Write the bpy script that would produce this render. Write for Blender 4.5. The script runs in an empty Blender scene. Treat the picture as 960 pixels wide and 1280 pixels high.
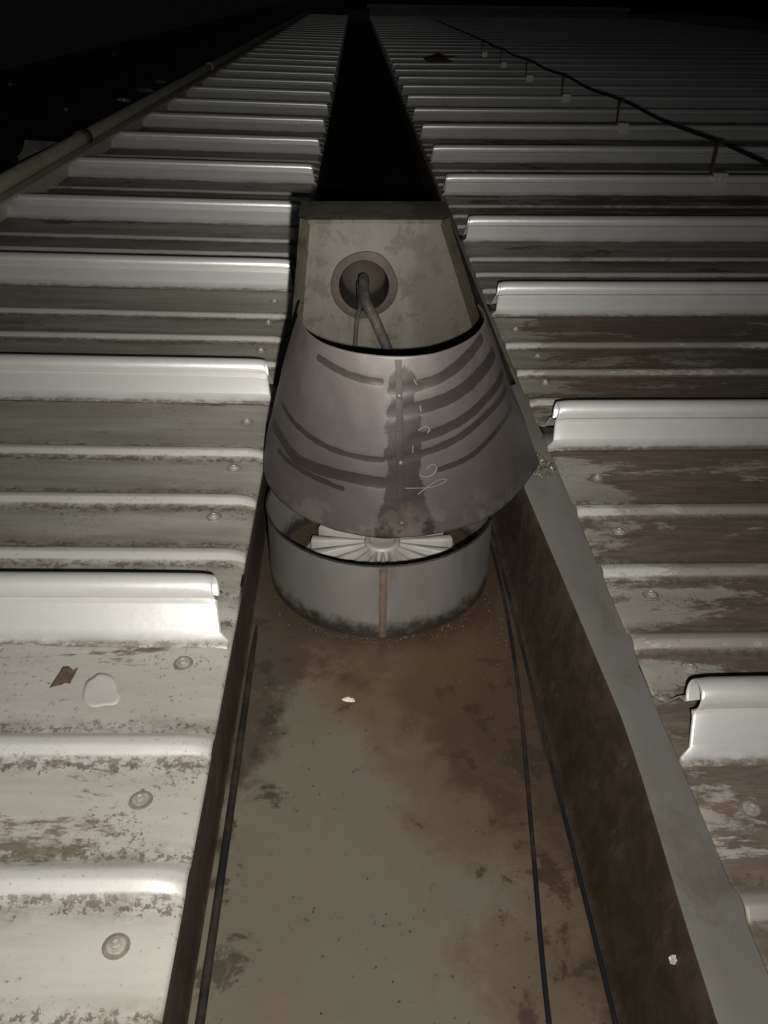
import bpy, bmesh, math, random
from mathutils import Vector, Matrix, noise

# ------------------------------------------------------------------ camera, night sky, torch, exposure
sc = bpy.context.scene
C = bpy.data.collections.new("place"); sc.collection.children.link(C)
CAM = Vector((0.1723, 0.0, 0.7507))
PITCH, YAW, ROLL, FPX = 0.5733, 0.0385, 0.0156, 1017.96
fw = Vector((math.sin(YAW)*math.cos(PITCH), math.cos(YAW)*math.cos(PITCH), -math.sin(PITCH)))
r0 = Vector((math.cos(YAW), -math.sin(YAW), 0)); u0 = r0.cross(fw)
rt = r0*math.cos(ROLL) + u0*math.sin(ROLL); up = u0*math.cos(ROLL) - r0*math.sin(ROLL)
cam = bpy.data.objects.new("camera", bpy.data.cameras.new("camera")); C.objects.link(cam)
cam.matrix_world = Matrix(((rt.x, up.x, -fw.x, CAM.x), (rt.y, up.y, -fw.y, CAM.y), (rt.z, up.z, -fw.z, CAM.z), (0, 0, 0, 1)))
cam.data.sensor_fit = 'VERTICAL'; cam.data.sensor_height = 36; cam.data.lens = FPX/1280*36
cam.data.clip_start = 0.02; cam.data.clip_end = 400
sc.camera = cam

world = bpy.data.worlds.new("World"); sc.world = world; world.use_nodes = True
wn = world.node_tree
sky = wn.nodes.new('ShaderNodeTexSky'); sky.sky_type = 'NISHITA'; sky.sun_disc = False
sky.sun_elevation = math.radians(-2); sky.sun_rotation = math.radians(180)
bg = wn.nodes['Background']; bg.inputs['Strength'].default_value = 0.06
wn.links.new(sky.outputs[0], bg.inputs['Color'])

# the hand torch beside the phone: a reflector beam pointed down the roof, with wide spill round it
TORCH_W, BEAM_GAIN, BEAM_WIDTH = 40.0, 10.5, math.radians(13)
ld = bpy.data.lights.new("torch", 'POINT'); ld.energy = TORCH_W; ld.shadow_soft_size = 0.007; ld.color = (1.0, 0.972, 0.92)
lo = bpy.data.objects.new("torch", ld); C.objects.link(lo)
lo.location = CAM + rt*0.035 - up*0.045
bd, ba = math.radians(14), math.radians(-1)
beam = Vector((math.sin(ba)*math.cos(bd), math.cos(ba)*math.cos(bd), -math.sin(bd)))
ld.use_nodes = True
ln = ld.node_tree; em = ln.nodes['Emission']
gi = ln.nodes.new('ShaderNodeNewGeometry')
dt = ln.nodes.new('ShaderNodeVectorMath'); dt.operation = 'DOT_PRODUCT'; dt.inputs[1].default_value = -beam
ln.links.new(gi.outputs['Incoming'], dt.inputs[0])
def lm(op, a, b=None):
    n = ln.nodes.new('ShaderNodeMath'); n.operation = op
    for i, v in enumerate((a, b)):
        if v is None: continue
        if isinstance(v, (int, float)): n.inputs[i].default_value = v
        else: ln.links.new(v, n.inputs[i])
    return n.outputs[0]
BSIGN = -1.0
spill = Vector((-.44, .56, -.70)).normalized()                       # the wide spill sits low and left of the beam
dt2 = ln.nodes.new('ShaderNodeVectorMath'); dt2.operation = 'DOT_PRODUCT'; dt2.inputs[1].default_value = spill
ln.links.new(gi.outputs['Incoming'], dt2.inputs[0])
ang = lm('ARCCOSINE', lm('MINIMUM', lm('MAXIMUM', lm('MULTIPLY', dt.outputs['Value'], BSIGN), -0.9999), 0.9999))
st = lm('ADD', lm('MULTIPLY', lm('EXPONENT', lm('MULTIPLY', ang, -1/BEAM_WIDTH)), BEAM_GAIN), 0.58)
a2 = lm('ARCCOSINE', lm('MINIMUM', lm('MAXIMUM', dt2.outputs['Value'], -0.9999), 0.9999))
st = lm('ADD', st, lm('MULTIPLY', lm('EXPONENT', lm('MULTIPLY', lm('MULTIPLY', a2, a2), -2.8)), 0.62))
ln.links.new(st, em.inputs['Strength'])

vs = sc.view_settings; vs.view_transform = 'Standard'; vs.look = 'None'; vs.exposure = 0; vs.gamma = 1; vs.use_curve_mapping = False
sc.render.engine = 'CYCLES'; sc.cycles.use_denoising = True; sc.cycles.max_bounces = 4; sc.cycles.diffuse_bounces = 2; sc.cycles.glossy_bounces = 3; sc.cycles.use_adaptive_sampling = True

# ------------------------------------------------------------------ helpers
def ray(x, y): return fw + rt*((x-480)/FPX) - up*((y-640)/FPX)
def atz(x, y, z): d = ray(x, y); return CAM + d*((z-CAM.z)/d.z)
def aty(x, y, Y): d = ray(x, y); return CAM + d*(Y/d.y)

def mesh(name, V, F, mat, parent=None, smooth=False, attrs=None):
    me = bpy.data.meshes.new(name); me.from_pydata([tuple(v) for v in V], [], F); me.update()
    if attrs:
        for k, vals in attrs.items():
            a = me.attributes.new(k, 'FLOAT', 'POINT')
            a.data.foreach_set('value', vals)
    bm = bmesh.new(); bm.from_mesh(me); bmesh.ops.recalc_face_normals(bm, faces=bm.faces); bm.to_mesh(me); bm.free()
    if smooth:
        for p in me.polygons: p.use_smooth = True
    me.materials.append(mat)
    o = bpy.data.objects.new(name, me); C.objects.link(o); o.parent = parent
    return o
def empty(name, loc, label=None, cat=None, group=None):
    o = bpy.data.objects.new(name, None); C.objects.link(o); o.location = loc; o.empty_display_size = .05
    return tag(o, label, cat, group)
def tag(o, label=None, cat=None, group=None, kind=None):
    if label: o['label'] = label
    if cat: o['category'] = cat
    if group: o['group'] = group
    if kind: o['kind'] = kind
    return o
def smooth_by(o, deg=35):
    me = o.data
    bm = bmesh.new(); bm.from_mesh(me)
    for f in bm.faces: f.smooth = True
    for e in bm.edges:
        if len(e.link_faces) == 2 and e.calc_face_angle(0) > math.radians(deg): e.smooth = False
    bm.to_mesh(me); bm.free(); return o
def grid(rows):                                   # list of equal-length rows of points -> V, F
    n = len(rows[0]); V = [p for r in rows for p in r]; F = []
    for i in range(len(rows)-1):
        for j in range(n-1):
            a = i*n+j; F.append((a, a+1, a+n+1, a+n))
    return V, F
def box(x0, x1, y0, y1, z0, z1, bev=0):
    bm = bmesh.new(); bmesh.ops.create_cube(bm, size=1)
    for v in bm.verts:
        v.co = Vector((x0+(v.co.x+.5)*(x1-x0), y0+(v.co.y+.5)*(y1-y0), z0+(v.co.z+.5)*(z1-z0)))
    if bev: bmesh.ops.bevel(bm, geom=bm.edges[:], offset=bev, segments=2, affect='EDGES')
    bm.verts.index_update()
    V = [v.co.copy() for v in bm.verts]; F = [[v.index for v in f.verts] for f in bm.faces]; bm.free()
    return V, F
def join(*parts):
    V, F = [], []
    for v, f in parts:
        k = len(V); V += list(v); F += [[i+k for i in q] for q in f]
    return V, F
def tube(pts, r, n=10, cap=True, close_r=None):
    pts = [Vector(p) for p in pts]; V, F = [], []
    prev = None
    for i, p in enumerate(pts):
        t = (pts[min(i+1, len(pts)-1)] - pts[max(i-1, 0)]).normalized()
        if prev is None:
            a = Vector((0, 0, 1)) if abs(t.z) < .9 else Vector((1, 0, 0))
            nx = t.cross(a).normalized()
        else:
            nx = (prev - t*prev.dot(t)).normalized()
        prev = nx; ny = t.cross(nx)
        rr = r if not callable(r) else r(i/(len(pts)-1))
        for k in range(n):
            a = 2*math.pi*k/n; V.append(p + nx*math.cos(a)*rr + ny*math.sin(a)*rr)
    for i in range(len(pts)-1):
        for k in range(n):
            F.append((i*n+k, i*n+(k+1) % n, (i+1)*n+(k+1) % n, (i+1)*n+k))
    if cap:
        F.append(list(range(n))[::-1]); F.append([(len(pts)-1)*n+k for k in range(n)])
    return V, F
def spline(ctrl, m=10):
    P = [Vector(p) for p in ctrl]; out = []
    for i in range(len(P)-1):
        a, b, c, d = P[max(i-1, 0)], P[i], P[i+1], P[min(i+2, len(P)-1)]
        for k in range(m):
            t = k/m
            out.append(.5*((2*b)+(c-a)*t+(2*a-5*b+4*c-d)*t*t+(3*b-a-3*c+d)*t**3))
    out.append(P[-1]); return out
def lathe(prof, n=32, cx=0, cy=0, a0=0, a1=2*math.pi):
    full = abs(a1-a0-2*math.pi) < 1e-6; m = n if full else n+1; V, F = [], []
    for i in range(m):
        a = a0+(a1-a0)*i/n
        for r, z in prof: V.append(Vector((cx+r*math.sin(a), cy-r*math.cos(a), z)))
    k = len(prof)
    for i in range(n):
        for j in range(k-1):
            p, q = i*k+j, ((i+1) % m)*k+j
            F.append((p, q, q+1, p+1))
    return V, F
def lump(name, loc, s, mat, seed, label, cat, group=None, rough=.5, flat=1.0, sub=2):
    rnd = random.Random(seed); bm = bmesh.new(); bmesh.ops.create_icosphere(bm, subdivisions=sub, radius=1)
    for v in bm.verts:
        q = v.co.copy(); f = 1+rough*noise.noise(q*1.3+Vector((seed*3.1, seed, 0)))+.35*rough*noise.noise(q*4+Vector((seed, 0, 7)))
        v.co = Vector((q.x*f*s[0], q.y*f*s[1], q.z*f*s[2]))
    zmin = min(v.co.z for v in bm.verts)
    V = [v.co-Vector((0, 0, zmin)) for v in bm.verts]; bm.verts.index_update()
    F = [[v.index for v in f.verts] for f in bm.faces]; bm.free()
    o = mesh(name, V, F, mat); o.location = loc; o.rotation_euler.z = rnd.uniform(0, 6)
    return tag(o, label, cat, group)

# ------------------------------------------------------------------ materials
class NT:
    def __init__(s, name):
        s.m = bpy.data.materials.new(name); s.m.use_nodes = True; s.t = s.m.node_tree; s.b = s.t.nodes['Principled BSDF']
    def n(s, k, **kw):
        x = s.t.nodes.new(k)
        for a, v in kw.items(): setattr(x, a, v)
        return x
    def put(s, sock, v):
        if hasattr(v, 'links'): s.t.links.new(v, sock)
        elif isinstance(v, (tuple, list)) and sock.type == 'RGBA': sock.default_value = (*v, 1)[:4]
        else: sock.default_value = v
    def math(s, op, a, b=0.0, c=None, clamp=False):
        x = s.n('ShaderNodeMath', operation=op, use_clamp=clamp); s.put(x.inputs[0], a); s.put(x.inputs[1], b)
        if c is not None: s.put(x.inputs[2], c)
        return x.outputs[0]
    def ramp(s, v, lo, hi, a=0.0, b=1.0):
        x = s.n('ShaderNodeMapRange', interpolation_type='SMOOTHSTEP'); s.put(x.inputs[0], v)
        for i, q in zip((1, 2, 3, 4), (lo, hi, a, b)): s.put(x.inputs[i], q)
        return x.outputs[0]
    def mix(s, f, a, b):
        x = s.n('ShaderNodeMix', data_type='RGBA'); s.put(x.inputs[0], f); s.put(x.inputs[6], a); s.put(x.inputs[7], b); return x.outputs[2]
    def noise(s, vec, scale, detail=4, rough=.55, dist=0):
        x = s.n('ShaderNodeTexNoise'); s.put(x.inputs['Vector'], vec)
        x.inputs['Scale'].default_value = scale; x.inputs['Detail'].default_value = detail
        x.inputs['Roughness'].default_value = rough; x.inputs['Distortion'].default_value = dist
        return x.outputs[0]
    def vor(s, vec, scale):
        x = s.n('ShaderNodeTexVoronoi'); s.put(x.inputs['Vector'], vec); x.inputs['Scale'].default_value = scale
        return x.outputs[0]
    def attr(s, name, obj=False):
        x = s.n('ShaderNodeAttribute', attribute_name=name, attribute_type='OBJECT' if obj else 'GEOMETRY'); return x.outputs['Fac']
    def coord(s, scale=(1, 1, 1), rnd=False):
        tc = s.n('ShaderNodeTexCoord'); v = tc.outputs['Object']
        if rnd:
            oi = s.n('ShaderNodeObjectInfo'); cb = s.n('ShaderNodeCombineXYZ')
            s.put(cb.inputs[0], s.math('MULTIPLY', oi.outputs['Random'], 31.0)); s.put(cb.inputs[1], s.math('MULTIPLY', oi.outputs['Random'], 17.0)); s.put(cb.inputs[2], s.math('MULTIPLY', oi.outputs['Random'], 53.0))
            ad = s.n('ShaderNodeVectorMath', operation='ADD'); s.put(ad.inputs[0], v); s.put(ad.inputs[1], cb.outputs[0]); v = ad.outputs[0]
        mp = s.n('ShaderNodeMapping'); s.put(mp.inputs[0], v); mp.inputs['Scale'].default_value = scale
        return mp.outputs[0]
    def xyz(s):
        tc = s.n('ShaderNodeTexCoord'); sp = s.n('ShaderNodeSeparateXYZ'); s.put(sp.inputs[0], tc.outputs['Object']); return sp.outputs
    def bump(s, h, strength=.3, dist=.002):
        x = s.n('ShaderNodeBump'); x.inputs['Strength'].default_value = strength; x.inputs['Distance'].default_value = dist
        s.put(x.inputs['Height'], h); s.put(s.b.inputs['Normal'], x.outputs[0])
    def fin(s, col, rough, metal=0.0, spec=.5):
        s.put(s.b.inputs['Base Color'], col); s.put(s.b.inputs['Roughness'], rough); s.put(s.b.inputs['Metallic'], metal)
        s.put(s.b.inputs['Specular IOR Level'], spec); return s.m

def roof_material():
    t = NT('weathered_roof_sheet')
    run = t.attr('runoff', True); rib = t.attr('rib'); foot = t.attr('foot'); dist = t.attr('dist'); dirt = t.attr('dirt', True); grime = t.attr('grime', True)
    iso = t.coord((1, 1, 1), True); strk = t.coord((1.0, 7.0, 1), True)
    film = t.noise(t.coord((.6, 4, 1), True), 5, 5, .6)
    clean = t.mix(t.noise(t.coord((.3, 6, 1), True), 6, 3), (.60, .595, .575), (.52, .515, .495))
    pan = t.mix(t.ramp(film, .3, .7), (.43, .42, .37), (.34, .33, .285))
    # overall grime film on the pans, settled by water and dust
    g = t.math('MULTIPLY', grime, t.math('SUBTRACT', 1.0, rib))
    pan = t.mix(t.math('MULTIPLY', g, t.ramp(t.noise(strk, 2.2, 4, .65), .25, .72, .45, 1.0)), pan, (.13, .118, .085))
    base = t.mix(rib, pan, clean)
    # brown dirt in streaked patches with ragged edges; pale again by the eave where water runs it off
    n1 = t.noise(t.coord((1.0, 3.2, 1), True), 3.4, 6, .66, .6); n2 = t.noise(t.coord((1, 2.5, 1), True), 38, 4, .75)
    v = t.math('ADD', t.math('MULTIPLY_ADD', n2, .34, t.math('MULTIPLY', n1, 1.0)), t.math('MULTIPLY', foot, .05))
    v = t.math('ADD', v, t.math('MULTIPLY_ADD', dirt, .5, -.5))
    v = t.math('SUBTRACT', v, t.math('MULTIPLY', run, t.ramp(dist, .0, .16, .16, .0)))
    m = t.ramp(v, .62, .70)
    m = t.math('MULTIPLY', m, t.math('SUBTRACT', 1.0, t.math('MULTIPLY', rib, .90)))
    brown = t.mix(t.ramp(t.noise(strk, 14, 4, .7), .3, .7), (.042, .028, .016), (.120, .080, .050))
    base = t.mix(t.math('MULTIPLY', m, .85), base, brown)
    # thin brown wash along the rib feet
    w = t.math('MULTIPLY', foot, t.ramp(t.noise(t.coord((1, 2, 1), True), 11, 6, .7), .42, .62))
    base = t.mix(t.math('MULTIPLY', w, .7), base, (.095, .080, .048))
    # black specks and mould at the rib feet
    sp = t.ramp(t.math('ADD', t.noise(iso, 150, 4, .8), t.math('MULTIPLY', t.noise(iso, 7, 3), .35)), .775, .84)
    sp2 = t.ramp(t.math('ADD', t.math('MULTIPLY', foot, .26), t.noise(iso, 85, 4, .8)), .70, .78)
    s = t.math('MAXIMUM', sp, sp2)
    s = t.math('MULTIPLY', s, t.math('SUBTRACT', .9, t.math('MULTIPLY', rib, .82)))
    base = t.mix(t.math('MULTIPLY', s, .85), base, (.075, .058, .036))
    rough = t.math('ADD', t.math('MULTIPLY_ADD', rib, -.10, .46), t.math('MULTIPLY', m, .3))
    t.bump(t.math('ADD', t.math('MULTIPLY', m, .5), t.math('ADD', t.noise(iso, 40, 3), t.math('MULTIPLY', t.noise(t.coord((1, .5, 1), True), 6, 2), 3.0))), .22, .0015)
    return t.fin(base, rough, t.math('MULTIPLY_ADD', rib, .38, .08), .5)
M_ROOF = roof_material()

def floor_material():
    t = NT('stained_gutter_sheet')
    x, y, z = t.xyz()[:3]; iso = t.coord()
    n = t.noise(iso, 6, 7, .62, .3); nf = t.noise(iso, 45, 5, .7)
    base = t.mix(t.ramp(t.noise(iso, 3, 4), .3, .7), (.132, .120, .086), (.108, .096, .066))
    # brown silt: round the drain and along the right wall
    n3 = t.noise(iso, 16, 8, .68, .3)
    f = t.math('ADD', x, t.math('MULTIPLY', t.math('MAXIMUM', t.math('SUBTRACT', y, .58), 0.0), .62))
    f = t.math('ADD', t.math('SUBTRACT', f, .335), t.math('MULTIPLY_ADD', n, .30, -.15))
    f = t.math('ADD', f, t.math('MULTIPLY_ADD', n3, .22, -.11))
    base = t.mix(t.math('MULTIPLY', t.ramp(f, -.05, .03), .75), base, (.098, .066, .038))
    base = t.mix(t.math('MULTIPLY', t.ramp(f, .03, .12), .8), base, (.042, .028, .015))
    # pale scoured patches and tan wash through the silt
    q = t.math('MULTIPLY', t.ramp(t.noise(t.coord((1.6, .8, 1)), 9, 8, .72, .6), .52, .62), t.ramp(y, .3, .85, 1, .15))
    base = t.mix(t.math('MULTIPLY', q, .55), base, (.125, .095, .060))
    # orange rust just in front of the drain ring
    rr = t.n('ShaderNodeVectorMath', operation='DISTANCE'); t.put(rr.inputs[0], iso); rr.inputs[1].default_value = (.25, 1.0, 0)
    o = t.math('MULTIPLY', t.ramp(t.math('ADD', rr.outputs['Value'], t.math('MULTIPLY_ADD', n, .16, -.08)), .08, .20, 1, 0), .32)
    base = t.mix(o, base, (.115, .056, .024))
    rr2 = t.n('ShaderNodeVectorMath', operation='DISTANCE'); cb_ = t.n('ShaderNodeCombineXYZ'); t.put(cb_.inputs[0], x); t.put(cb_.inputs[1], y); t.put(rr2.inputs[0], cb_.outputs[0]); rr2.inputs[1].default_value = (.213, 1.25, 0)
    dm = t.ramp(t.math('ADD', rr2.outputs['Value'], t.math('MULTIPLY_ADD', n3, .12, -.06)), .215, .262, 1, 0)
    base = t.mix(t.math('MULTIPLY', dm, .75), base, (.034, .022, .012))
    # left edge grime
    l = t.math('SUBTRACT', t.math('MULTIPLY_ADD', y, .36, -.235), x)
    l = t.math('ADD', l, t.math('MULTIPLY_ADD', t.math('ADD', n, n3), .26, -.26))
    base = t.mix(t.math('MULTIPLY', t.ramp(l, -.02, .05), .8), base, (.040, .030, .018))
    # dark mould blotches and grit
    b = t.ramp(t.math('ADD', n3, t.math('MULTIPLY', t.math('ABSOLUTE', t.math('SUBTRACT', x, .20)), .5)), .63, .70)
    base = t.mix(t.math('MULTIPLY', b, .75), base, (.034, .026, .015))
    sp = t.ramp(t.math('ADD', t.noise(iso, 130, 4, .8), t.math('MULTIPLY', n, .2)), .76, .82)
    base = t.mix(t.math('MULTIPLY', sp, .8), base, (.022, .018, .012))
    t.bump(t.math('ADD', t.math('MULTIPLY', nf, .6), n), .25, .002)
    return t.fin(base, t.ramp(n, .3, .7, .42, .62), 0.0, .35)
M_FLOOR = floor_material()

def wall_material():
    t = NT('dull_stainless_sheet')
    z = t.xyz()[2]; iso = t.coord((1, 1, 2.5)); n = t.noise(iso, 7, 6, .65)
    d = t.ramp(t.math('ADD', t.math('MULTIPLY', z, -4.5), n), .60, .95)
    nf = t.noise(t.coord((1, 1, 1)), 24, 6, .72, .4)
    col = t.mix(t.ramp(nf, .38, .62), (.050, .037, .027), (.031, .023, .016))
    col = t.mix(d, col, t.mix(t.ramp(nf, .4, .6), (.072, .050, .026), (.040, .028, .015)))
    col = t.mix(t.math('MULTIPLY', t.ramp(t.noise(t.coord((1, 1, .5)), 14, 6, .75), .58, .66), .5), col, (.085, .070, .052))
    t.bump(nf, .3, .001)
    return t.fin(col, t.ramp(n, .3, .7, .45, .6), .1, .25)
M_WALL = wall_material()

def metal(name, c1, c2, rough, met, sc_=8, streak=(1, 1, 1), dirt=None, dthr=(.6, .72), bump=.08, spec=.5):
    t = NT(name); v = t.coord(streak); n = t.noise(v, sc_, 6, .6)
    col = t.mix(t.ramp(n, .3, .7), c1, c2)
    if dirt:
        q = t.ramp(t.noise(t.coord(streak), sc_*1.7, 8, .7, .5), *dthr); col = t.mix(t.math('MULTIPLY', q, .8), col, dirt)
    if bump: t.bump(t.noise(v, sc_*5, 3), bump, .001)
    return t.fin(col, t.ramp(n, .25, .75, rough-.05, rough+.07), met, spec)
M_FLANGE = metal('grey_flashing', (.175, .168, .152), (.140, .133, .116), .45, .15, 3, (1.5, 1, 1), (.105, .095, .070), (.50, .66))
def ring_material():
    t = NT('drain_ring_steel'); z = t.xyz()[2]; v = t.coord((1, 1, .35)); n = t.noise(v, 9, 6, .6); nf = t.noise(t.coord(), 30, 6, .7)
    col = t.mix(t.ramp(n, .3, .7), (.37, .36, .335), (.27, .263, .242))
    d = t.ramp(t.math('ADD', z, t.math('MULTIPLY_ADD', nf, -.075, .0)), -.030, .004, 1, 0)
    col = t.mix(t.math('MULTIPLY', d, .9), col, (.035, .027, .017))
    w = t.ramp(t.noise(t.coord((1, 1, .15)), 16, 5, .7), .55, .72); col = t.mix(t.math('MULTIPLY', w, .4), col, (.13, .09, .06))
    return t.fin(col, t.ramp(n, .3, .7, .32, .46), .7, .5)
M_RING = ring_material()
M_SCRIBBLE = metal('pale_scribble', (.095, .09, .082), (.062, .058, .052), .7, 0, 60)
def box_material():
    t = NT('stained_box_steel'); x, y, z = t.xyz()[:3]; n = t.noise(t.coord((1.4, 1, .45)), 9, 6, .65, .3); nf = t.noise(t.coord(), 26, 6, .72, .4)
    col = t.mix(t.ramp(n, .35, .65), (.031, .0285, .021), (.022, .020, .014))
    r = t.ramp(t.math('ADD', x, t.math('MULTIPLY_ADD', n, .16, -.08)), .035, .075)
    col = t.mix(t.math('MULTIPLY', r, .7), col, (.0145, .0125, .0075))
    d = t.ramp(t.math('ADD', nf, t.math('MULTIPLY', n, .3)), .66, .74); col = t.mix(t.math('MULTIPLY', d, .6), col, (.011, .0085, .0055))
    p = t.ramp(nf, .36, .30); col = t.mix(t.math('MULTIPLY', p, .35), col, (.045, .042, .034))
    t.bump(t.math('ADD', n, t.math('MULTIPLY', nf, .4)), .3, .002)
    return t.fin(col, .6, 0, .15)
M_BOX = box_material()
M_BOXD = metal('box_collar_rust', (.017, .0125, .009), (.011, .008, .0055), .7, 0, 14, spec=.15)
M_FIN = metal('cast_drain_alloy', (.26, .252, .225), (.20, .193, .168), .55, 0, 12, (1, 1, 1), (.18, .15, .10), (.6, .7))
M_SEAM = metal('weld_seam', (.17, .125, .095), (.09, .06, .042), .55, .4, 40, (1, 1, .6))
M_RUB = metal('black_cable_sheath', (.013, .0135, .014), (.009, .0095, .010), .7, 0, 4, (1, 1, 1), (.038, .029, .019), (.46, .62), spec=.12)
M_PIPE = metal('cream_painted_pipe', (.42, .385, .29), (.33, .30, .22), .5, 0, 6, (1, 1, 1), (.17, .12, .07), (.62, .72))
M_TRIM = metal('edge_trim', (.40, .375, .31), (.32, .30, .25), .5, 0, 6, (1, 1, 1), (.15, .12, .08), (.58, .7))
M_ZINC = metal('zinc_clamp', (.62, .60, .57), (.48, .46, .43), .35, .5, 20)
M_STRAP = metal('rusty_strap', (.11, .075, .06), (.07, .048, .04), .6, .2, 18)
M_SCREW = metal('screw_zinc', (.33, .31, .26), (.20, .185, .15), .55, .2, 60)
M_RIVET = metal('dull_rivet', (.055, .050, .046), (.040, .036, .033), .55, .2, 60, spec=.3)
M_EPDM = metal('screw_washer_rubber', (.17, .155, .125), (.10, .09, .07), .7, 0, 60)
M_LEAF = metal('dead_leaf', (.055, .040, .022), (.085, .06, .034), .7, 0, 30)
M_PALE = metal('dried_sealant', (.60, .575, .48), (.55, .525, .44), .6, 0, 20)
M_SEAL = metal('dried_sealant_patch', (.36, .35, .305), (.32, .31, .27), .55, 0, 20)
M_FOIL = metal('torn_foil', (.13, .13, .10), (.07, .07, .05), .35, .2, 20)
M_DARK = metal('dark_bitumen', (.07, .066, .068), (.05, .047, .05), .8, 0, 2)
M_NEIGH = metal('grey_render', (.40, .38, .38), (.34, .32, .33), .8, 0, 1)
M_BRICK = metal('dusty_rubble', (.14, .13, .115), (.10, .09, .08), .8, 0, 9)
M_PARA = metal('parapet_sheet', (.24, .24, .22), (.19, .19, .175), .5, .1, 2)
M_HOLE = metal('shaded_pipe_inside', (.016, .013, .010), (.010, .008, .006), .8, 0, 9, spec=.1)  # pipe inside coloured near black in place of its shade
M_ADDED_BLACK = metal('added_black', (.008, .007, .005), (.005, .0045, .003), .55, 0, 3, bump=.02, spec=.03)

# ------------------------------------------------------------------ setting
PITCHY = 0.76
W, D, ER = 0.467, 0.178, 0.077
SL, SR = 0.0205, 0.0037
YB, YF = -2.2, 27.0
g = mesh('ground', *box(-120, 120, -30, 320, -6.4, -6.0), M_DARK); tag(g, kind='structure')
g = mesh('lower_roof', *box(-8.2, -1.42, -6, 220, -2.0, -1.05), M_DARK)
tag(g, 'dark flat lower roof beyond the cream pipe', 'roof')
g = mesh('neighbouring_building', *box(-14, -8.25, -6, 220, -6, 3.2), M_NEIGH)
tag(g, 'dim grey neighbouring building beyond the lower roof', 'building')
g = mesh('building_wall', *box(-1.30, -1.20, YB, YF, -6, -.06), M_NEIGH); tag(g, 'grey building wall below the left roof edge', 'wall')

# roof sheet cross-section in y (rib reference at 0), z
def profile():
    pts = []      # y, z, rib, foot
    pts += [(-.068, .0, .0, 1.), (-.060, .0012, .35, .8), (-.055, .0045, 1, .3), (-.0465, .012, 1, 0), (-.045, .0138, 1, 0), (-.0262, .0398, 1, 0), (-.0240, .0418, 1, 0), (-.0205, .0432, 1, 0), (-.0188, .0446, 1, 0)]
    cy, cz, r = -.0100, .0596, .0174
    for k in range(11):
        a = math.radians(236 - k*26.5); pts.append((cy+r*math.cos(a), cz+r*math.sin(a), 1, 0))
    pts += [(-.002, .0405, 1, 0), (.012, .034, 1, 0), (.030, .006, .9, .2), (.037, .0008, .4, .9), (.046, 0, 0, .8), (.072, 0, 0, 0)]
    for c in (.145, .305, .475):
        pts += [(c-.055, 0, 0, 0), (c-.030, 0, 0, .9), (c-.0180, .0007, .3, .8), (c-.0145, .0026, .42, .1), (c-.008, .0080, .46, 0), (c-.004, .0089, .42, 0), (c+.003, .0089, .36, 0), (c+.007, .0080, .3, 0), (c+.014, .0026, .25, .2), (c+.019, .0006, .2, .8), (c+.028, 0, 0, .8), (c+.050, 0, 0, 0)]
    pts += [(.76-.110, 0, 0, 0), (.76-.085, 0, 0, .35), (.76-.0675, -.0016, 0, 1), (.76-.050, -.0018, 0, .5), (.76+.052, -.0022, 0, 0)]
    return pts
PROF = profile()
def panel_mesh(sign, length, slope):
    ds = [0, .004, .012, .022, .035, .06, .14, .3, .55, 1.0] + ([length] if length > 1.3 else [])
    ds = [d for d in ds if d < length] + [length]
    rows, at = [], {'rib': [], 'foot': [], 'dist': []}
    for d in ds:
        row = []
        for (y, z, rb, ft) in PROF:
            big = -.07 < y < .05
            k = 1.0
            if not big:
                k = min(1, .55 + .45*min(1, d/.035)) if sign < 0 else 1.0              # small ribs flatten towards the eave
            lip = -(.006 if sign < 0 else .0015)*max(0, 1-d/.022)**2 if not big else -.003*max(0, 1-d/.022)**2
            zz = z*k + lip + .0012*noise.noise(Vector((d*4, y*5, sign*3)))*(1 if d > .03 else 0)
            dd = d
            if big and (z > .008 or (y > 0 and z > .0005)): dd = d + .010 + .012*min(1, z/.07)  # rib ends are cut back from the eave
            row.append(Vector((sign*dd, y, zz + slope*dd)))
            at['rib'].append(rb); at['foot'].append(ft); at['dist'].append(d)
        rows.append(row)
    V, F = grid(rows)
    return V, F, at
def screw_parts():
    w = lathe([(.0130, .0), (.0124, .0012), (.0092, .0016)], 18)
    h = lathe([(.0092, .0014), (.0092, .0026), (.0075, .0033), (.0050, .0030), (.0046, .0056), (.0034, .0060), (.0026, .0046), (0, .0044)], 18)
    return w, h
random.seed(4)
SCREW_W = SCREW_H = None
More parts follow.
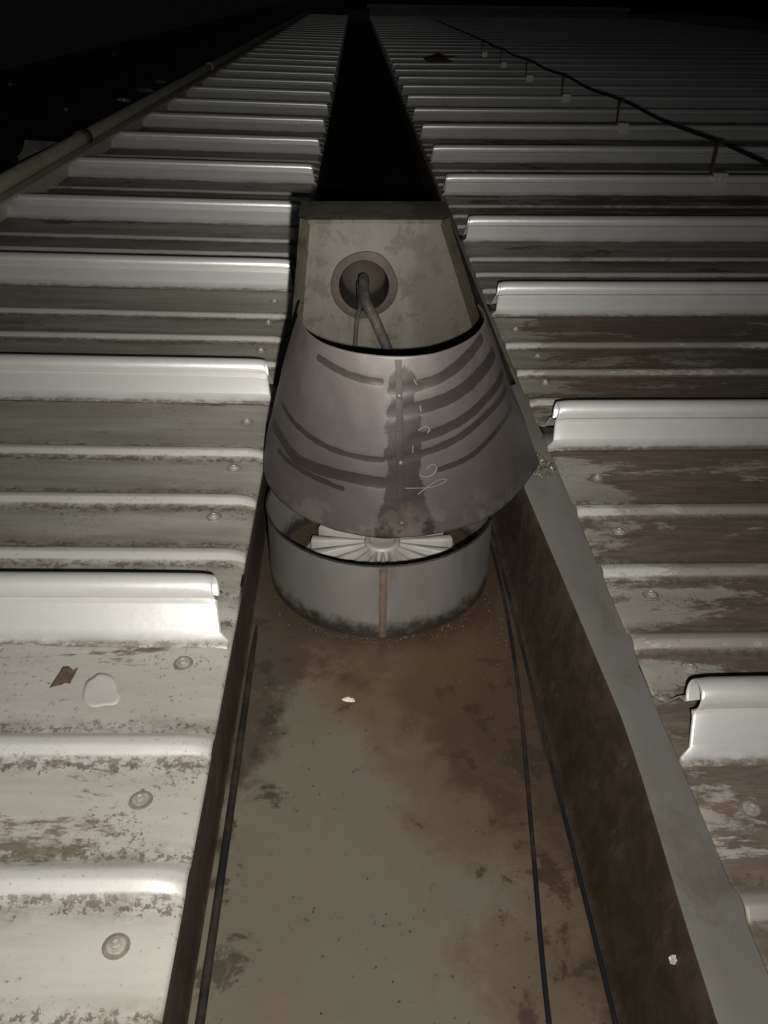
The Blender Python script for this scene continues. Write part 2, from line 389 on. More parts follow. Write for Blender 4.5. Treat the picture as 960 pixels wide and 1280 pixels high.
def roof(name, sign, x0, yref, length, slope, label, kmin, kmax, screw_k, dirts):
    global SCREW_W, SCREW_H
    root = empty(name, (x0, 0, 0), label, 'roof')
    V, F, at = panel_mesh(sign, length, slope)
    proto = mesh('roof_panel', V, F, M_ROOF, root, attrs=at); smooth_by(proto, 40)
    md = proto.modifiers.new('thick', 'SOLIDIFY'); md.thickness = .0012; md.offset = -1
    if sign < 0:
        pass
    out = []
    rnd = random.Random(11+int(sign))
    for k in range(kmin, kmax):
        o = proto if k == kmin else proto.copy()
        if k != kmin: C.objects.link(o); o.parent = root
        o.location = (rnd.uniform(-.003, .003), yref+k*PITCHY+(.05 if k == -1 else 0), 0)
        dk, gk = dirts(k, rnd)
        o['dirt'] = dk; o['grime'] = gk; o['runoff'] = .1 if (sign > 0 and k < 0) else 1.0
        if k in screw_k:
            for c in (.085, .235, .41, .60):
                q = .058 + rnd.uniform(-.012, .012)
                if SCREW_W is None:
                    w, h = screw_parts()
                    s = mesh('screw', *join(w, h), M_SCREW, o); s.data.materials.append(M_EPDM)
                    nw = len(w[1])
                    for i, p in enumerate(s.data.polygons): p.material_index = 1 if i < nw else 0
                    smooth_by(s, 40); SCREW_W = s
                else:
                    s = SCREW_W.copy(); C.objects.link(s); s.parent = o
                s.location = (sign*q, c+rnd.uniform(-.018, .018), slope*q+.0004); s.rotation_euler = (rnd.uniform(-.08, .08), rnd.uniform(-.08, .08), rnd.uniform(0, 6))
        out.append(o)
    return root, out
YL, YR = 0.895, 0.685
def dl(k, r):
    return {-2: (.62, .1), -1: (.78, .24), 0: (.70, .82), 1: (.62, .85)}.get(k, (.66+r.uniform(-.1, .1), .85+r.uniform(0, .12)))
def dr(k, r):
    return {-2: (.85, .3), -1: (1.10, .45), 0: (1.17, .66), 1: (1.14, .88)}.get(k, (.85+r.uniform(-.1, .15), .9+r.uniform(0, .1)))
roofL, PL = roof('metal_roof', -1, 0.0, YL, 1.19, SL, 'pale ribbed metal roof strip left of the gutter, with the cream pipe along its edge', -3, 34, range(-2, 2), dl)
roofR, PR = roof('metal_roof', 1, W+ER, YR, 7.5, SR, 'brown stained ribbed metal roof right of the gutter, with the black conductor on brackets', -3, 34, range(-2, 2), dr)

# box gutter
gut = empty('box_gutter', (0, 0, -D), 'stained metal box gutter running away between the two ribbed roofs', 'gutter')
def gm(name, V, F, mat, smooth=False): return mesh(name, [Vector(v)+Vector((0, 0, D)) for v in V], F, mat, gut, smooth)
def lerp(a, b, t): return a+(b-a)*t
ys = [YB+i*(YF-YB)/120 for i in range(121)] + []
ys = sorted(set([round(YB+i*.05, 3) for i in range(120)] + [4+i for i in range(1, 24)]))
xs = [-.010+(W+.006)*i/14 for i in range(15)]
rows = [[Vector((x, y, -D+.0025*noise.noise(Vector((x*6, y*3, 1)))+.004*(abs(x-W/2)/(W/2))**6)) for x in xs] for y in ys]
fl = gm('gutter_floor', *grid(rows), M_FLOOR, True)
EDGE = [(-9, .475), (.34, .481), (.46, .485), (.587, .492), (.686, .495), (.82, .489), (1.0, .481), (1.244, .470), (1.6, .467), (99, .467)]
def edge(y):
    if y > 1.69: return W+.064
    for (a, va), (b, vb) in zip(EDGE, EDGE[1:]):
        if y <= b: return lerp(va, vb, (y-a)/(b-a))
def wall(x, top, outx):
    rows = []
    for y in ys:
        w = .003*noise.noise(Vector((4.2, y*2.6, 3))); e = edge(y); far = y > 1.69; q = W if not far else e
        rows.append([Vector((q-.030, y, -D+.0005)), Vector((q-.019, y, -D+.004)), Vector((q-.012+w*.6, y, -D+.020)), Vector((q-.007+w, y, -D*.66)), Vector((lerp(q, e, .55)-.002-w, y, -D*.36)), Vector((e-.001+w*.3, y, top-.003)), Vector((e+.002, y, top))])
    return grid(rows)
gm('side_wall', *grid([[Vector((-.004, y, -D+.001)), Vector((-.011, y, -D+.003)), Vector((-.013, y, -D+.010)), Vector((-.009+.0015*noise.noise(Vector((1, y*3, 2))), y, -D*.5)), Vector((-.004, y, -.016)), Vector((-.006, y, -.0122))] for y in ys]), M_WALL, True)
rw = gm('side_wall', *wall(W, -.004, 2), M_WALL, True)
rows = []
for y in ys:
    w = .004*noise.noise(Vector((4, y*2.7, 3))); e = edge(y)
    rows.append([Vector((e+.002, y, -.0038)), Vector((e+.005, y, -.0030)), Vector((max(e+.02, W+.04), y, -.0035+w*.3)), Vector((W+.085, y, -.009)), Vector((W+.24, y, -.011))])
gm('flange', *grid(rows), M_FLANGE, True)
rows = [[Vector((-.004, y, -.0125)), Vector((-.2, y, -.012))] for y in ys]
gm('flange', *grid(rows), M_FLANGE)
wt = mesh('added_black_sheet', *grid([[Vector((.003, y, -.118)), Vector((W+.062, y, -.118))] for y in (1.70, 6, 14, YF)]), M_ADDED_BLACK); tag(wt, kind='structure')  # black sheet laid in so the gutter beyond the box stays black

# ------------------------------------------------------------------ drain ring, drain, hood, box
RC = Vector((.213, 1.25, -D)); RR = .205
ring = empty('drain_ring', RC, 'round grey sheet metal leaf guard ring standing in the gutter', 'drain ring')
h = .150
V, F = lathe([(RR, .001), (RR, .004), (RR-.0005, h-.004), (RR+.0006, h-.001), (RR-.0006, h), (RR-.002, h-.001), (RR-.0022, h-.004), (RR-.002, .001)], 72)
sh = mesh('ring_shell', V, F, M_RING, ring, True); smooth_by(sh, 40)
V, F = [], []
sv = [(-.0062, 0), (-.0056, .0014), (-.0022, .0024), (.0018, .0022), (.0056, .0012), (.0064, 0)]
rows = []
for i in range(9):
    z = .002+(h-.006)*i/8
    rows.append([Vector((math.sin(a/RR)*(RR+q+.0004+.0012*noise.noise(Vector((a*140, z*130, 0)))), -math.cos(a/RR)*(RR+q+.0004), z)) for a, q in sv])
mesh('weld_seam', *grid(rows), M_SEAM, ring, True)
rm = mesh('rim_shadow_strip', *lathe([(RR+.0007, h-.0016), (RR+.0008, h+.0006), (RR-.0008, h+.0012), (RR-.0026, h+.0006), (RR-.0026, h-.003)], 72), M_RUB, ring, True)  # dark strip added to draw the inner shadow along the rim

dr_ = empty('roof_drain', RC + Vector((.005, .0, 0)), 'pale cast roof drain with radial vanes inside the ring', 'drain')
bp = mesh('base_plate', *lathe([(0, .004), (.155, .004), (.158, .003), (.160, .0)], 40), M_FIN, dr_); smooth_by(bp)
hb = mesh('hub', *lathe([(.034, .005), (.034, .056), (.031, .060), (.026, .0605), (.022, .056), (0, .054)], 28), M_FIN, dr_); smooth_by(hb)
NV = 18
vane = None
for i in range(NV):
    a = 2*math.pi*(i+.5)/NV
    if vane is None:
        rows = []
        for r in (.030, .06, .10, .134):
            t = (r-.03)/.104; hw = .0022+.0085*t; ht = .056-.006*t
            rows.append([Vector((r, -hw*.8, .004)), Vector((r, -hw, ht-.003)), Vector((r, -hw*.6, ht)), Vector((r, hw*.6, ht)), Vector((r, hw, ht-.003)), Vector((r, hw*.8, .004))])
        V, F = grid(rows); F.append([18, 19, 20, 21, 22, 23])
        vane = mesh('vane', V, F, M_FIN, dr_); smooth_by(vane, 50); o = vane
    else:
        o = vane.copy(); C.objects.link(o); o.parent = dr_
    o.rotation_euler.z = a

# hood: oblique half cone of banded sheet, open at the back
hood = empty('drain_hood', (.235, 1.30, 0), 'curved banded dark metal hood standing over the drain ring', 'hood')
NP, NT_ = 150, 84
PH0 = math.radians(104)
HPROF = [(0, .237, .004), (.25, .219, .077), (.5, .199, .150), (.75, .176, .223), (1, .149, .296)]
def hood_pt(ph, t, disp=0.0):
    for (a, ra, za), (b, rb, zb) in zip(HPROF, HPROF[1:]):
        if t <= b + 1e-9:
            u = (t-a)/(b-a); R_ = lerp(ra, rb, u); z = lerp(za, zb, u); break
    c = Vector((lerp(.237, .229, t), 1.078 + R_ + .045*t, z))
    R_ += .0030*noise.noise(Vector((ph*1.9, t*2.8, 9))) + .0010*noise.noise(Vector((ph*6, t*7, 2))) + disp
    p = c + Vector((math.sin(ph)*R_, -math.cos(ph)*R_, 0))
    p.z += (1-math.cos(ph))*.014
    fl_ = max(0.0, min(1.0, (ph-.75)/.75)); p.x += .034*fl_*fl_*(1-t)**1.5
    p.z += .0025*noise.noise(Vector((ph*5, 2, 2)))*(1-t)**6
    return p
def pix(p):
    d = Vector(p) - CAM; z = d.dot(fw); return 480+FPX*d.dot(rt)/z, 640-FPX*d.dot(up)/z
# reflected roof ribs put into the colour and a faint relief: traced as (angle, height) curves on the shell itself
_lut = []
for i in range(0, 105):
    for j in range(0, 61):
        ph, t = -PH0*.86+PH0*1.72*i/104, j/60; q = hood_pt(ph, t); _lut.append((*pix(q), ph, t))
def on_hood(x, y):
    best = min(_lut, key=lambda e: (e[0]-x)**2+(e[1]-y)**2); ph, t = best[2], best[3]; st_ = .02
    while st_ > 1e-4:
        c_ = [(ph+a_*st_, min(1, max(0, t+b_*st_))) for a_ in (-1, 0, 1) for b_ in (-1, 0, 1)]
        def er(q): u_, v_ = pix(hood_pt(*q)); return (u_-x)**2+(v_-y)**2
        n_ = min(c_, key=er)
        if n_ == (ph, t): st_ *= .5
        ph, t = n_
    return ph, t
RIB_REFLECTIONS = [([(398, 447), (415, 458), (440, 470), (476, 478)], .0075, .0034),
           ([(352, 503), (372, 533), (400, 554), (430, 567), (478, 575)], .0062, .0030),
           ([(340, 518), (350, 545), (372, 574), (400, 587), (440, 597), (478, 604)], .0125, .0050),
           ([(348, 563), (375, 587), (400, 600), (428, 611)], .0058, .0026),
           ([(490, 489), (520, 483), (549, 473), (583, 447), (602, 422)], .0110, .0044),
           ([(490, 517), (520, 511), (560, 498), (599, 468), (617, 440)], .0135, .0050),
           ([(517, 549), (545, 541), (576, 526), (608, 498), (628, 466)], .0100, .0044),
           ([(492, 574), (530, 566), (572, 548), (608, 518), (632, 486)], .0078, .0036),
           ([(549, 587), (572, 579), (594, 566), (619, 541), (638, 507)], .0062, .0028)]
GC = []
for pts, wdt, dep in RIB_REFLECTIONS:
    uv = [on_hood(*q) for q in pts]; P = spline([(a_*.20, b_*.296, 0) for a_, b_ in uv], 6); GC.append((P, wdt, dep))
def seg_d(p, P):
    best = 9; 
    for k in range(len(P)-1):
        a_, b_ = P[k], P[k+1]; ab = b_-a_; q = max(0, min(1, (p-a_).dot(ab)/(ab.length_squared+1e-12)))
        dd = (p-a_-ab*q).length
        if dd < best: best = dd
    return best
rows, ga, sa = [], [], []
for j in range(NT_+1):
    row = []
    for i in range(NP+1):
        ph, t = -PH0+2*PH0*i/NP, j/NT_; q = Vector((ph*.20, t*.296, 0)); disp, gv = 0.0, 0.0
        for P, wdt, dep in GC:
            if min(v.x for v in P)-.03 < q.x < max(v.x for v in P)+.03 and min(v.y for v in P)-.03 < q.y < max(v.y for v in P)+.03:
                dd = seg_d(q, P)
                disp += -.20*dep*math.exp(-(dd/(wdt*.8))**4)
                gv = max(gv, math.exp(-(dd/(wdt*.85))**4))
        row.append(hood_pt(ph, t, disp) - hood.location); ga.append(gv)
        w = .088 + .15*max(0, .36-t) + .04*noise.noise(Vector((t*7, 3, 0)))                                  # dark middle streak: gutter reflection put into the colour, rusty low down
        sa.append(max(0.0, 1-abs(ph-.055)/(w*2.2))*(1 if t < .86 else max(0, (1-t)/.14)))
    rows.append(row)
def hood_material():
    t = NT('dull_hood_steel'); iso = t.coord(); gr = t.attr('rib_reflection'); st_ = t.attr('mid_streak'); z = t.xyz()[2]
    n = t.noise(iso, 9, 6, .65); nf = t.noise(iso, 40, 5, .7)
    col = t.mix(t.ramp(n, .35, .65), (.056, .0485, .0455), (.046, .0395, .0365))
    wet_refl = t.ramp(t.math('ADD', gr, t.math('MULTIPLY_ADD', nf, .6, -.3)), .40, .56)
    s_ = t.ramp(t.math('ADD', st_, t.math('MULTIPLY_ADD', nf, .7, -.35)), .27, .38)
    wet_refl = t.math('MAXIMUM', wet_refl, s_)
    col = t.mix(t.math('MULTIPLY', wet_refl, .8), col, (.014, .0115, .0100))  # reflected ribs and gutter mixed in as dark colour
    low = t.ramp(z, .02, .11, 1, 0)
    rust = t.math('MULTIPLY', t.math('MULTIPLY', low, t.ramp(st_, .55, .95)), t.ramp(nf, .35, .6))
    col = t.mix(rust, col, (.080, .044, .024))
    pale = t.math('MULTIPLY', t.ramp(z, .0, .085, 1, 0), t.ramp(t.noise(iso, 17, 6, .7), .47, .58))
    col = t.mix(t.math('MULTIPLY', pale, .55), col, (.090, .084, .072))
    sc1 = t.ramp(t.noise(t.coord((1, 1, 9)), 30, 4, .8), .62, .70); col = t.mix(t.math('MULTIPLY', sc1, .25), col, (.075, .070, .062))
    t.bump(t.math('ADD', t.math('MULTIPLY', nf, .5), n), .3, .002)
    return t.fin(col, t.math('ADD', t.math('MULTIPLY_ADD', wet_refl, -.08, .52), t.math('MULTIPLY', pale, .1)), .25, .3)
V, F = grid(rows)
hs = mesh('hood_shell', V, F, hood_material(), hood, True, {'rib_reflection': ga, 'mid_streak': sa})
md = hs.modifiers.new('thick', 'SOLIDIFY'); md.thickness = .0022; md.offset = -1
rows = []
for j in range(40):
    t = .012+.972*j/39; c0 = .028+.012*noise.noise(Vector((t*3, 7, 1))); hw = .030+.014*noise.noise(Vector((t*22, 1, 5)))
    rows.append([hood_pt(c0+u_*hw, t, q_) - hood.location for u_, q_ in ((-1, .0002), (-.95, .0011), (-.4, .0013), (.4, .0013), (.95, .0011), (1, .0002))])
V, F = grid(rows)
mesh('lap_seam', V, F, hs.data.materials[0], hood, False, {'rib_reflection': [0.0]*len(V), 'mid_streak': [.8]*len(V)})
for t in (.80, .44, .09):
    p_ = hood_pt(.028, t, .0014); n_ = Vector((math.sin(.028), -math.cos(.028), .25)).normalized()
    V, F = lathe([(.0048, 0), (.0042, .0016), (.0024, .0026), (0, .0028)], 12)
    rv = mesh('rivet', V, F, M_RIVET, hood, True); rv.location = p_ - hood.location; rv.rotation_euler = n_.to_track_quat('Z', 'Y').to_euler()
# thin pale scribbles on the sheet
def mark(pts, r=.0011):
    P = []
    for x, y in pts:
        ph, t = on_hood(x, y); P.append(hood_pt(ph, t, .0004) - hood.location)
    mesh('pale_mark', *tube(spline(P, 6), r, 6), M_SCRIBBLE, hood, True)
mark([(534, 586), (540, 580), (546, 584), (542, 592), (533, 596), (524, 594)])
mark([(502, 610), (520, 610), (538, 609), (553, 604), (558, 599), (548, 600), (535, 608), (522, 618)], .0009)
mark([(523, 538), (531, 533), (537, 536), (534, 541)], .0009)
mark([(525, 507), (526, 514)], .0009)
mark([(516, 557), (516, 566)], .0010)
mark([(517, 474), (521, 481)], .0008)

# outlet box behind the hood: leaning front plate with a round opening
YB0, LEAN = 1.468, .10
def bxp(px, py):
    # point of pixel ray on the leaning plate plane y = YB0 + LEAN*(z+D)
    d = ray(px, py); t = (YB0 + LEAN*(CAM.z+D) - CAM.y)/(d.y - LEAN*d.z); return CAM + d*t
ob = empty('outlet_box', (.22, YB0, -D), 'dull stained metal box with a round hole, wedged across the gutter', 'box')
def L(p): return p - ob.location
tl, tr = bxp(388, 276), bxp(549, 276); bl, br = bxp(375, 440), bxp(600, 440)
bl2 = tl + (bl-tl)*((tl.z+D)/(tl.z-bl.z)); br2 = tr + (br-tr)*((tr.z+D)/(tr.z-br.z))
hc = bxp(455, 357); e1 = Vector((1, 0, 0)); e2 = Vector((0, LEAN, 1)).normalized(); nrm = e1.cross(e2)   # nrm points to -y
HR = .047
def on_poly(dirv):
    P = [tl, tr, br2, bl2]; best = None
    for i in range(4):
        a, b = P[i], P[(i+1) % 4]
        A = ((a-hc).dot(e1), (a-hc).dot(e2)); B = ((b-hc).dot(e1), (b-hc).dot(e2))
        ex, ey = B[0]-A[0], B[1]-A[1]; den = dirv[0]*ey-dirv[1]*ex
        if abs(den) < 1e-9: continue
        t = (A[0]*ey-A[1]*ex)/den; s = (A[0]*dirv[1]-A[1]*dirv[0])/den
        if t > 0 and -1e-6 <= s <= 1+1e-6 and (best is None or t < best): best = t
    return best
angs = sorted([2*math.pi*i/48 for i in range(48)] + [math.atan2((p-hc).dot(e2), (p-hc).dot(e1)) % (2*math.pi) for p in (tl, tr, br2, bl2)])
rows = []
for a in angs + [angs[0]]:
    dv = (math.cos(a), math.sin(a)); t = on_poly(dv)
    rows.append([L(hc + (e1*dv[0]+e2*dv[1])*lerp(HR, t, k)) for k in (0, .25, .6, 1)])
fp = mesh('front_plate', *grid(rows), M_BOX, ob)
back = Vector((0, .12, 0))
for (a, b, s) in ((tl, bl2, -1), (tr, br2, 1)):
    out = Vector((s*.020, .022, 0))
    a2, b2 = a+out, b+out*1.2
    mesh('cheek_plate', *grid([[L(a+Vector((0, .0005, 0))), L(b+Vector((0, .0005, 0)))], [L(a2), L(b2)], [L(a2+back), L(b2+back)]]), M_BOX, ob)
o_l, o_r = Vector((-.023, .02, .0)), Vector((.023, .02, .0))
tf = [[L(tl+Vector((-.004, -.006, -.004))), L(tr+Vector((.004, -.006, -.004)))], [L(tl+Vector((-.004, -.006, .003))), L(tr+Vector((.004, -.006, .003)))],
      [L(tl+o_l+Vector((0, 0, .004))), L(tr+o_r+Vector((0, 0, .004)))], [L(tl+o_l+back+Vector((0, 0, .004))), L(tr+o_r+back+Vector((0, 0, .004)))], [L(tl+o_l+back+Vector((0, .004, -.03))), L(tr+o_r+back+Vector((0, .004, -.03)))]]
mesh('top_flange', *grid(tf), M_BOX, ob)
# collar and pipe stub
def disc_rows(prof, n=40):
    return [[L(hc + (e1*math.cos(2*math.pi*i/n)+e2*math.sin(2*math.pi*i/n))*r + nrm*q) for r, q in prof] for i in range(n+1)]
def collar_rows(n=44):
    out = []
    for i in range(n+1):
        a = 2*math.pi*(i % n)/n; k = 1+.05*noise.noise(Vector((1.2*math.cos(a), 1.2*math.sin(a), 4)))
        u_ = e1*math.cos(a)+e2*math.sin(a)
        out.append([L(hc + u_*r*(k if r > .05 else 1) + nrm*q) for r, q in ((.0625, .0004), (.0612, .0026), (.0520, .0042), (.0470, .0044), (.0462, -.004))])
    return out
cl = mesh('pipe_collar', *grid(collar_rows()), M_BOXD, ob)
ps = mesh('pipe_stub', *grid(disc_rows([(.0452, -.001), (.0448, -.05), (.0445, -.10), (.0440, -.15), (.0, -.151)])), M_HOLE, ob, True)

# ------------------------------------------------------------------ cables
def cable(name, ctrl, r, label, m=12, n=10, mat=None):
    V, F = tube(spline(ctrl, m), r, n); base = Vector(ctrl[0])
    o = mesh(name, [v-base for v in V], F, mat or M_RUB, None, True); o.location = base; smooth_by(o, 60)
    return tag(o, label, 'cable')
cin = hc - nrm*.07
cable('cable', [cin+Vector((0, 0, .0)), hc+nrm*.004+Vector((.002, 0, -.028)), bxp(470, 400)+nrm*.02, bxp(489, 450)+nrm*.028, bxp(497, 520)+nrm*.03, Vector((.24, 1.47, -.165))], .0105, 'thick black cable hanging out of the round hole in the box')
cable('cable', [cin+Vector((-.01, 0, -.01)), hc+nrm*.004+Vector((-.008, 0, -.038)), bxp(446, 400)+nrm*.013, bxp(443, 450)+nrm*.013, bxp(442, 520)+nrm*.013, Vector((.20, 1.465, -.168))], .0042, 'thin dark cable hanging beside the thick one from the hole')
cable('cable', [(.004, -.6, -D+.009), (.004, .2, -D+.009), (.003, .5, -D+.008), (.001, .78, -D+.007), (-.001, .93, -D+.004), (-.002, 1.03, -D+.001), (-.002, 1.12, -D-.003), (-.002, 1.2, -D-.006)], .0052, 'black cable lying along the left inside corner of the gutter')
cable('cable', [(.355, -.3, -D+.006), (.364, .2, -D+.005), (.373, .428, -D+.005), (.396, .651, -D+.005), (.421, .889, -D+.005), (.434, 1.10, -D+.004), (.436, 1.25, -D+.004), (.434, 1.46, -D+.004)], .0030, 'thin black cable on the gutter floor, left of the right corner crease line')
cable('cable', [(.428, -.3, -D+.006), (.440, .2, -D+.005), (.4440, .428, -D+.004), (.4450, .615, -D+.004), (.4455, .871, -D+.004), (.4455, 1.05, -D+.004), (.4455, 1.27, -D+.004), (.4450, 1.47, -D+.004)], .0030, 'thin dark strand for the crease line in the right inside corner of the gutter')  # strand stands in for the dark crease line of this corner

# ------------------------------------------------------------------ left edge: pipe and trim
pp = empty('cream_pipe', (-1.125, YB, .125), 'long cream painted pipe along the outer edge of the left roof', 'pipe')
mesh('pipe', *tube([(0, .0, 0), (0, 6, 0), (.0, 12, 0), (0, YF-YB, 0)], .030, 20), M_PIPE, pp, True)
smooth_by(pp.children[0], 60)
for y in (4.25, 8.3, 12.4):
    o = mesh('coupling', *lathe([(.0305, -.05), (.037, -.048), (.037, .048), (.0305, .05)], 20), M_STRAP if y < 5 else M_PIPE, pp, True)
    o.rotation_euler.x = math.pi/2; o.location = (0, y-YB, 0)
tr_ = mesh('edge_trim', *join(box(-1.105, -1.055, YB, YF, .088, .102, .003), box(-1.19, -1.100, YB, YF, -.06, .091, .003)), M_TRIM)
tag(tr_, 'pale folded edge trim under the cream pipe', 'trim')
# litter beyond the pipe
lump('rubble_block', (-1.31, 4.25, -.02), (.08, .14, .06), M_BRICK, 3, 'grey lump of rubble behind the cream pipe near the left border', 'rubble', rough=.7)
for i, (px, py) in enumerate(((148, 130), (160, 124), (175, 116), (190, 110))):
    p = aty(px, py, 5.2+i*.5)
for i, (y, s) in enumerate(((5.6, .05), (6.15, .08), (6.7, .06))):
    lump('plastic_scrap', (-1.24, y, .13), (.02, s, .012), M_FOIL, 20+i, ['small torn shiny scrap just beyond the cream pipe, nearest of three', 'middle of three torn shiny scraps beyond the cream pipe', 'farthest of three torn shiny scraps beyond the cream pipe'][i], 'scrap', 'shiny scraps along the pipe', rough=.9)
for i, (px, py) in enumerate(((83, 140), (142, 70), (13, 108))):
    p = atz(px, py, -1.05)
    lump('pebble', p, (.035, .035, .03), M_PALE, 40+i, ['white pebble on the dark lower roof, nearest of three', 'white pebble on the dark lower roof, farthest of three', 'white pebble on the dark lower roof near the left border'][i], 'pebble', 'white pebbles on the lower roof')

# ------------------------------------------------------------------ right: lightning conductor and its brackets
XC = 1.745; zr = .0770 + SR*(XC-W-ER)
ks = [4, 6, 8, 10, 12, 14]
tops = []
brk = None
for i, k in enumerate(ks):
    y = YR + k*PITCHY; base = Vector((XC, y-.010, zr))
    lab = ['bracket clamped on the roof rib nearest the right border, holding the conductor', 'second conductor bracket from the right border', 'third conductor bracket from the right border', 'fourth conductor bracket from the right border', 'fifth conductor bracket from the right border', 'farthest conductor bracket on the right roof'][i]
    r_ = empty('conductor_bracket', base, lab, 'bracket', 'brackets holding the lightning conductor')
    if brk is None:
        V, F = join(box(-.030, .030, -.026, .022, -.012, .012, .003), box(-.030, .030, -.032, -.021, -.040, .0115, .002))
        a = mesh('clamp', V, F, M_ZINC, r_); smooth_by(a, 30)
        V, F = lathe([(0, .010), (.008, .010), (.0085, .006), (.0085, 0)], 6); b = mesh('bolt', V, F, M_ZINC, a); b.rotation_euler.x = math.pi/2; b.location = (0, -.031, -.012)
        V, F = join(box(-.034, -.030, -.012, .012, -.030, .118, .001), box(-.034, .020, -.012, .012, .118, .122, .001))
        s = mesh('strap', V, F, M_STRAP, r_)
        V, F = tube([Vector((-.012, -.016, .125)), Vector((-.012, .016, .125))], .013, 12); c = mesh('cable_saddle', V, F, M_STRAP, r_)
        brk = (a, b, s, c)
    else:
        a = brk[0].copy(); b = brk[1].copy(); s = brk[2].copy(); c = brk[3].copy()
        for q, p in ((a, r_), (b, a), (s, r_), (c, r_)): C.objects.link(q); q.parent = p
    tops.append(base + Vector((-.012, 0, .127)))
ctrl = [tops[0]+Vector((.04, -3.0, .01)), tops[0]+Vector((.02, -1.52, .0)), tops[0]+Vector((.012, -.75, -.012))]
for a, b in zip(tops, tops[1:]):
    ctrl += [a, (a+b)/2+Vector((random.uniform(-.02, .02), 0, -.010))]
ctrl += [tops[-1], tops[-1]+Vector((0, 8, .0))]
cb = cable('lightning_conductor', ctrl, .0080, 'dark round lightning conductor strung over brackets along the right roof', 8, 8)
cb['category'] = 'conductor'

# ------------------------------------------------------------------ far end
tag(mesh('parapet', *join(box(W+.12, 8, YF+.2, YF+.45, -.2, .22), box(W+.05, 8.05, YF+.12, YF+.5, .22, .32, .01)), M_PARA), 'dim far parapet closing the right roof', 'parapet')
p = atz(548, 78, 0.02)
lump('leaf_litter', (p.x, p.y, .0), (.19, .20, .05), M_LEAF, 8, 'dark heap of leaf litter far off on the right roof', 'litter', rough=.7)

# ------------------------------------------------------------------ small things
def flake(name, px, outline, mat, label, cat, z, curl=.003, seed=1, m=4):
    P = [atz(x, y, z) for x, y in outline]; c = sum(P, Vector())/len(P)
    loop = spline([P[-1]]+P+[P[0], P[1]], m)[m:-m-1] if m > 1 else P
    n = len(loop); V = [Vector((0, 0, curl*.3))]; F = []
    for k in (.45, .8, 1.0):
        for q in loop:
            w = (q-c)*k; V.append(Vector((w.x, w.y, curl*k*k*(.5+noise.noise(Vector((w.x*45+seed, w.y*45, 1)))))))
    for i in range(n):
        j = (i+1) % n; F.append((0, 1+i, 1+j))
        for r in range(2): F.append((1+r*n+i, 1+(r+1)*n+i, 1+(r+1)*n+j, 1+r*n+j))
    o = mesh(name, V, F, mat, None, True); o.location = c
    md = o.modifiers.new('thick', 'SOLIDIFY'); md.thickness = .0005 if curl > .001 else .00015; md.offset = 0
    return tag(o, label, cat)
flake('dead_leaf', 0, [(62, 861), (67, 853), (74, 843), (79, 836), (86, 835), (92, 839), (98, 835), (95, 842), (92, 848), (90, 851), (89, 858), (82, 856), (76, 858), (70, 858)], M_LEAF, 'dark brown dead leaf lying on the left roof pan', 'leaf', .0062, .0065, 2, 1)
flake('sealant_patch', 0, [(103, 871), (107, 853), (116, 846), (124, 841), (138, 844), (145, 852), (147, 861), (151, 871), (145, 880), (129, 882), (117, 884), (108, 880)], M_SEAL, 'pale round sealant patch beside the dead leaf', 'patch', .0041, .0000, 3)
p = atz(437, 876, -D)
lump('white_scrap', p+Vector((0, 0, .001)), (.008, .004, .002), M_PALE, 61, 'small white scrap on the gutter floor before the ring', 'scrap', rough=1.0)
p = aty(846, 1199, .50); p = Vector((W-.012, .50, -.10))
pw = CAM + ray(846, 1199)*((W+.012-CAM.x)/ray(846, 1199).x)
lump('white_crumb', pw-Vector((0.004, 0, .004)), (.004, .004, .004), M_PALE, 62, 'white crumb stuck on the right gutter wall near the bottom', 'crumb', rough=1.0)
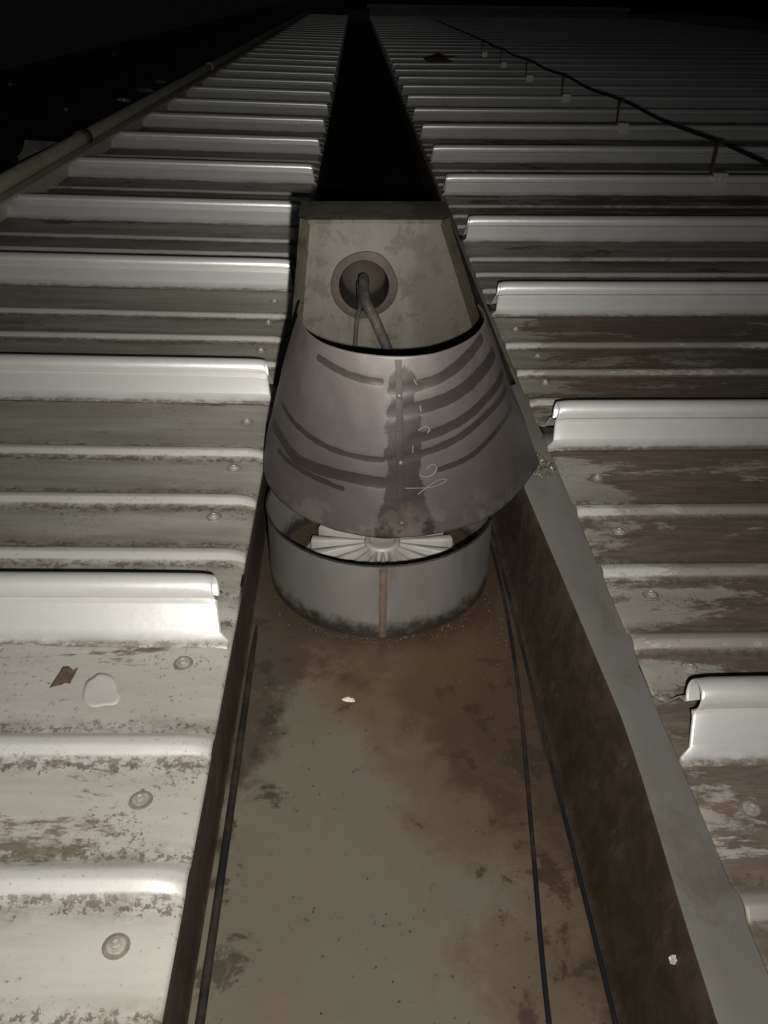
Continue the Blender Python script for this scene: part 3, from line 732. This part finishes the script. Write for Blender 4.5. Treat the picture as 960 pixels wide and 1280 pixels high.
# crumpled film by the hood's right foot
def crumple(name, c, s, seed, label):
    rnd = random.Random(seed); n = 34; rows = []
    for i in range(n):
        row = []
        for j in range(n):
            u, v = i/(n-1)-.5, j/(n-1)-.5
            q = Vector((u*s[0], v*s[1], 0)); q.z = s[2]*(.5+noise.noise(Vector((u*7+seed, v*7, 0)))+.7*noise.noise(Vector((u*19, v*19+seed, 3)))) + rnd.uniform(0, s[2]*.3)
            q.z *= max(.0, 1-2.1*max(abs(u), abs(v))**2*1.0); q.x += rnd.uniform(-.001, .001)+.01*noise.noise(Vector((v*7, seed, 0))); q.y += rnd.uniform(-.001, .001)
            row.append(q)
        rows.append(row)
    o = mesh(name, *grid(rows), M_FOIL); o.location = c; return tag(o, label, 'film')
o = crumple('plastic_film', atz(672, 588, 0)+Vector((-.004, .01, .002)), (.050, .085, .016), 5, 'crumpled shiny plastic film at the right foot of the hood'); o.rotation_euler.z = .35

# loose grit washed against the ring and along the gutter floor
rg = random.Random(77); V, F = [], []
for i in range(900):
    if i < 260:
        a = rg.gauss(0, .55); rr_ = RR + .004 + abs(rg.gauss(0, .012)); x, y = RC.x+rr_*math.sin(a), RC.y-rr_*math.cos(a)
    elif i < 620: x, y = W-.035-abs(rg.gauss(0, .055)), rg.uniform(.2, 1.15)
    else: x, y = rg.uniform(.015, .42), rg.uniform(.2, 1.0)
    if x < .012 or x > W-.03: continue
    s_ = rg.choice((.0007, .0009, .0012, .0012, .0019)); z = -D+.0012+.0022*noise.noise(Vector((x*6, y*3, 1)))+.004*(abs(x-W/2)/(W/2))**6
    k = len(V)
    for dx, dy, dz in ((1, 0, 0), (-.5, .8, .1), (-.6, -.8, 0), (.1, .1, 1.1)):
        V.append(Vector((x+dx*s_*rg.uniform(.6, 1.6), y+dy*s_*rg.uniform(.6, 1.6), z+dz*s_)))
    F += [(k, k+1, k+3), (k+1, k+2, k+3), (k+2, k, k+3), (k, k+2, k+1)]
M_GRIT = metal('grit', (.10, .08, .055), (.03, .024, .016), .8, 0, 90)
tag(mesh('grit', V, F, M_GRIT), 'fine dark grit scattered on the gutter floor and round the ring', 'grit', kind='stuff')
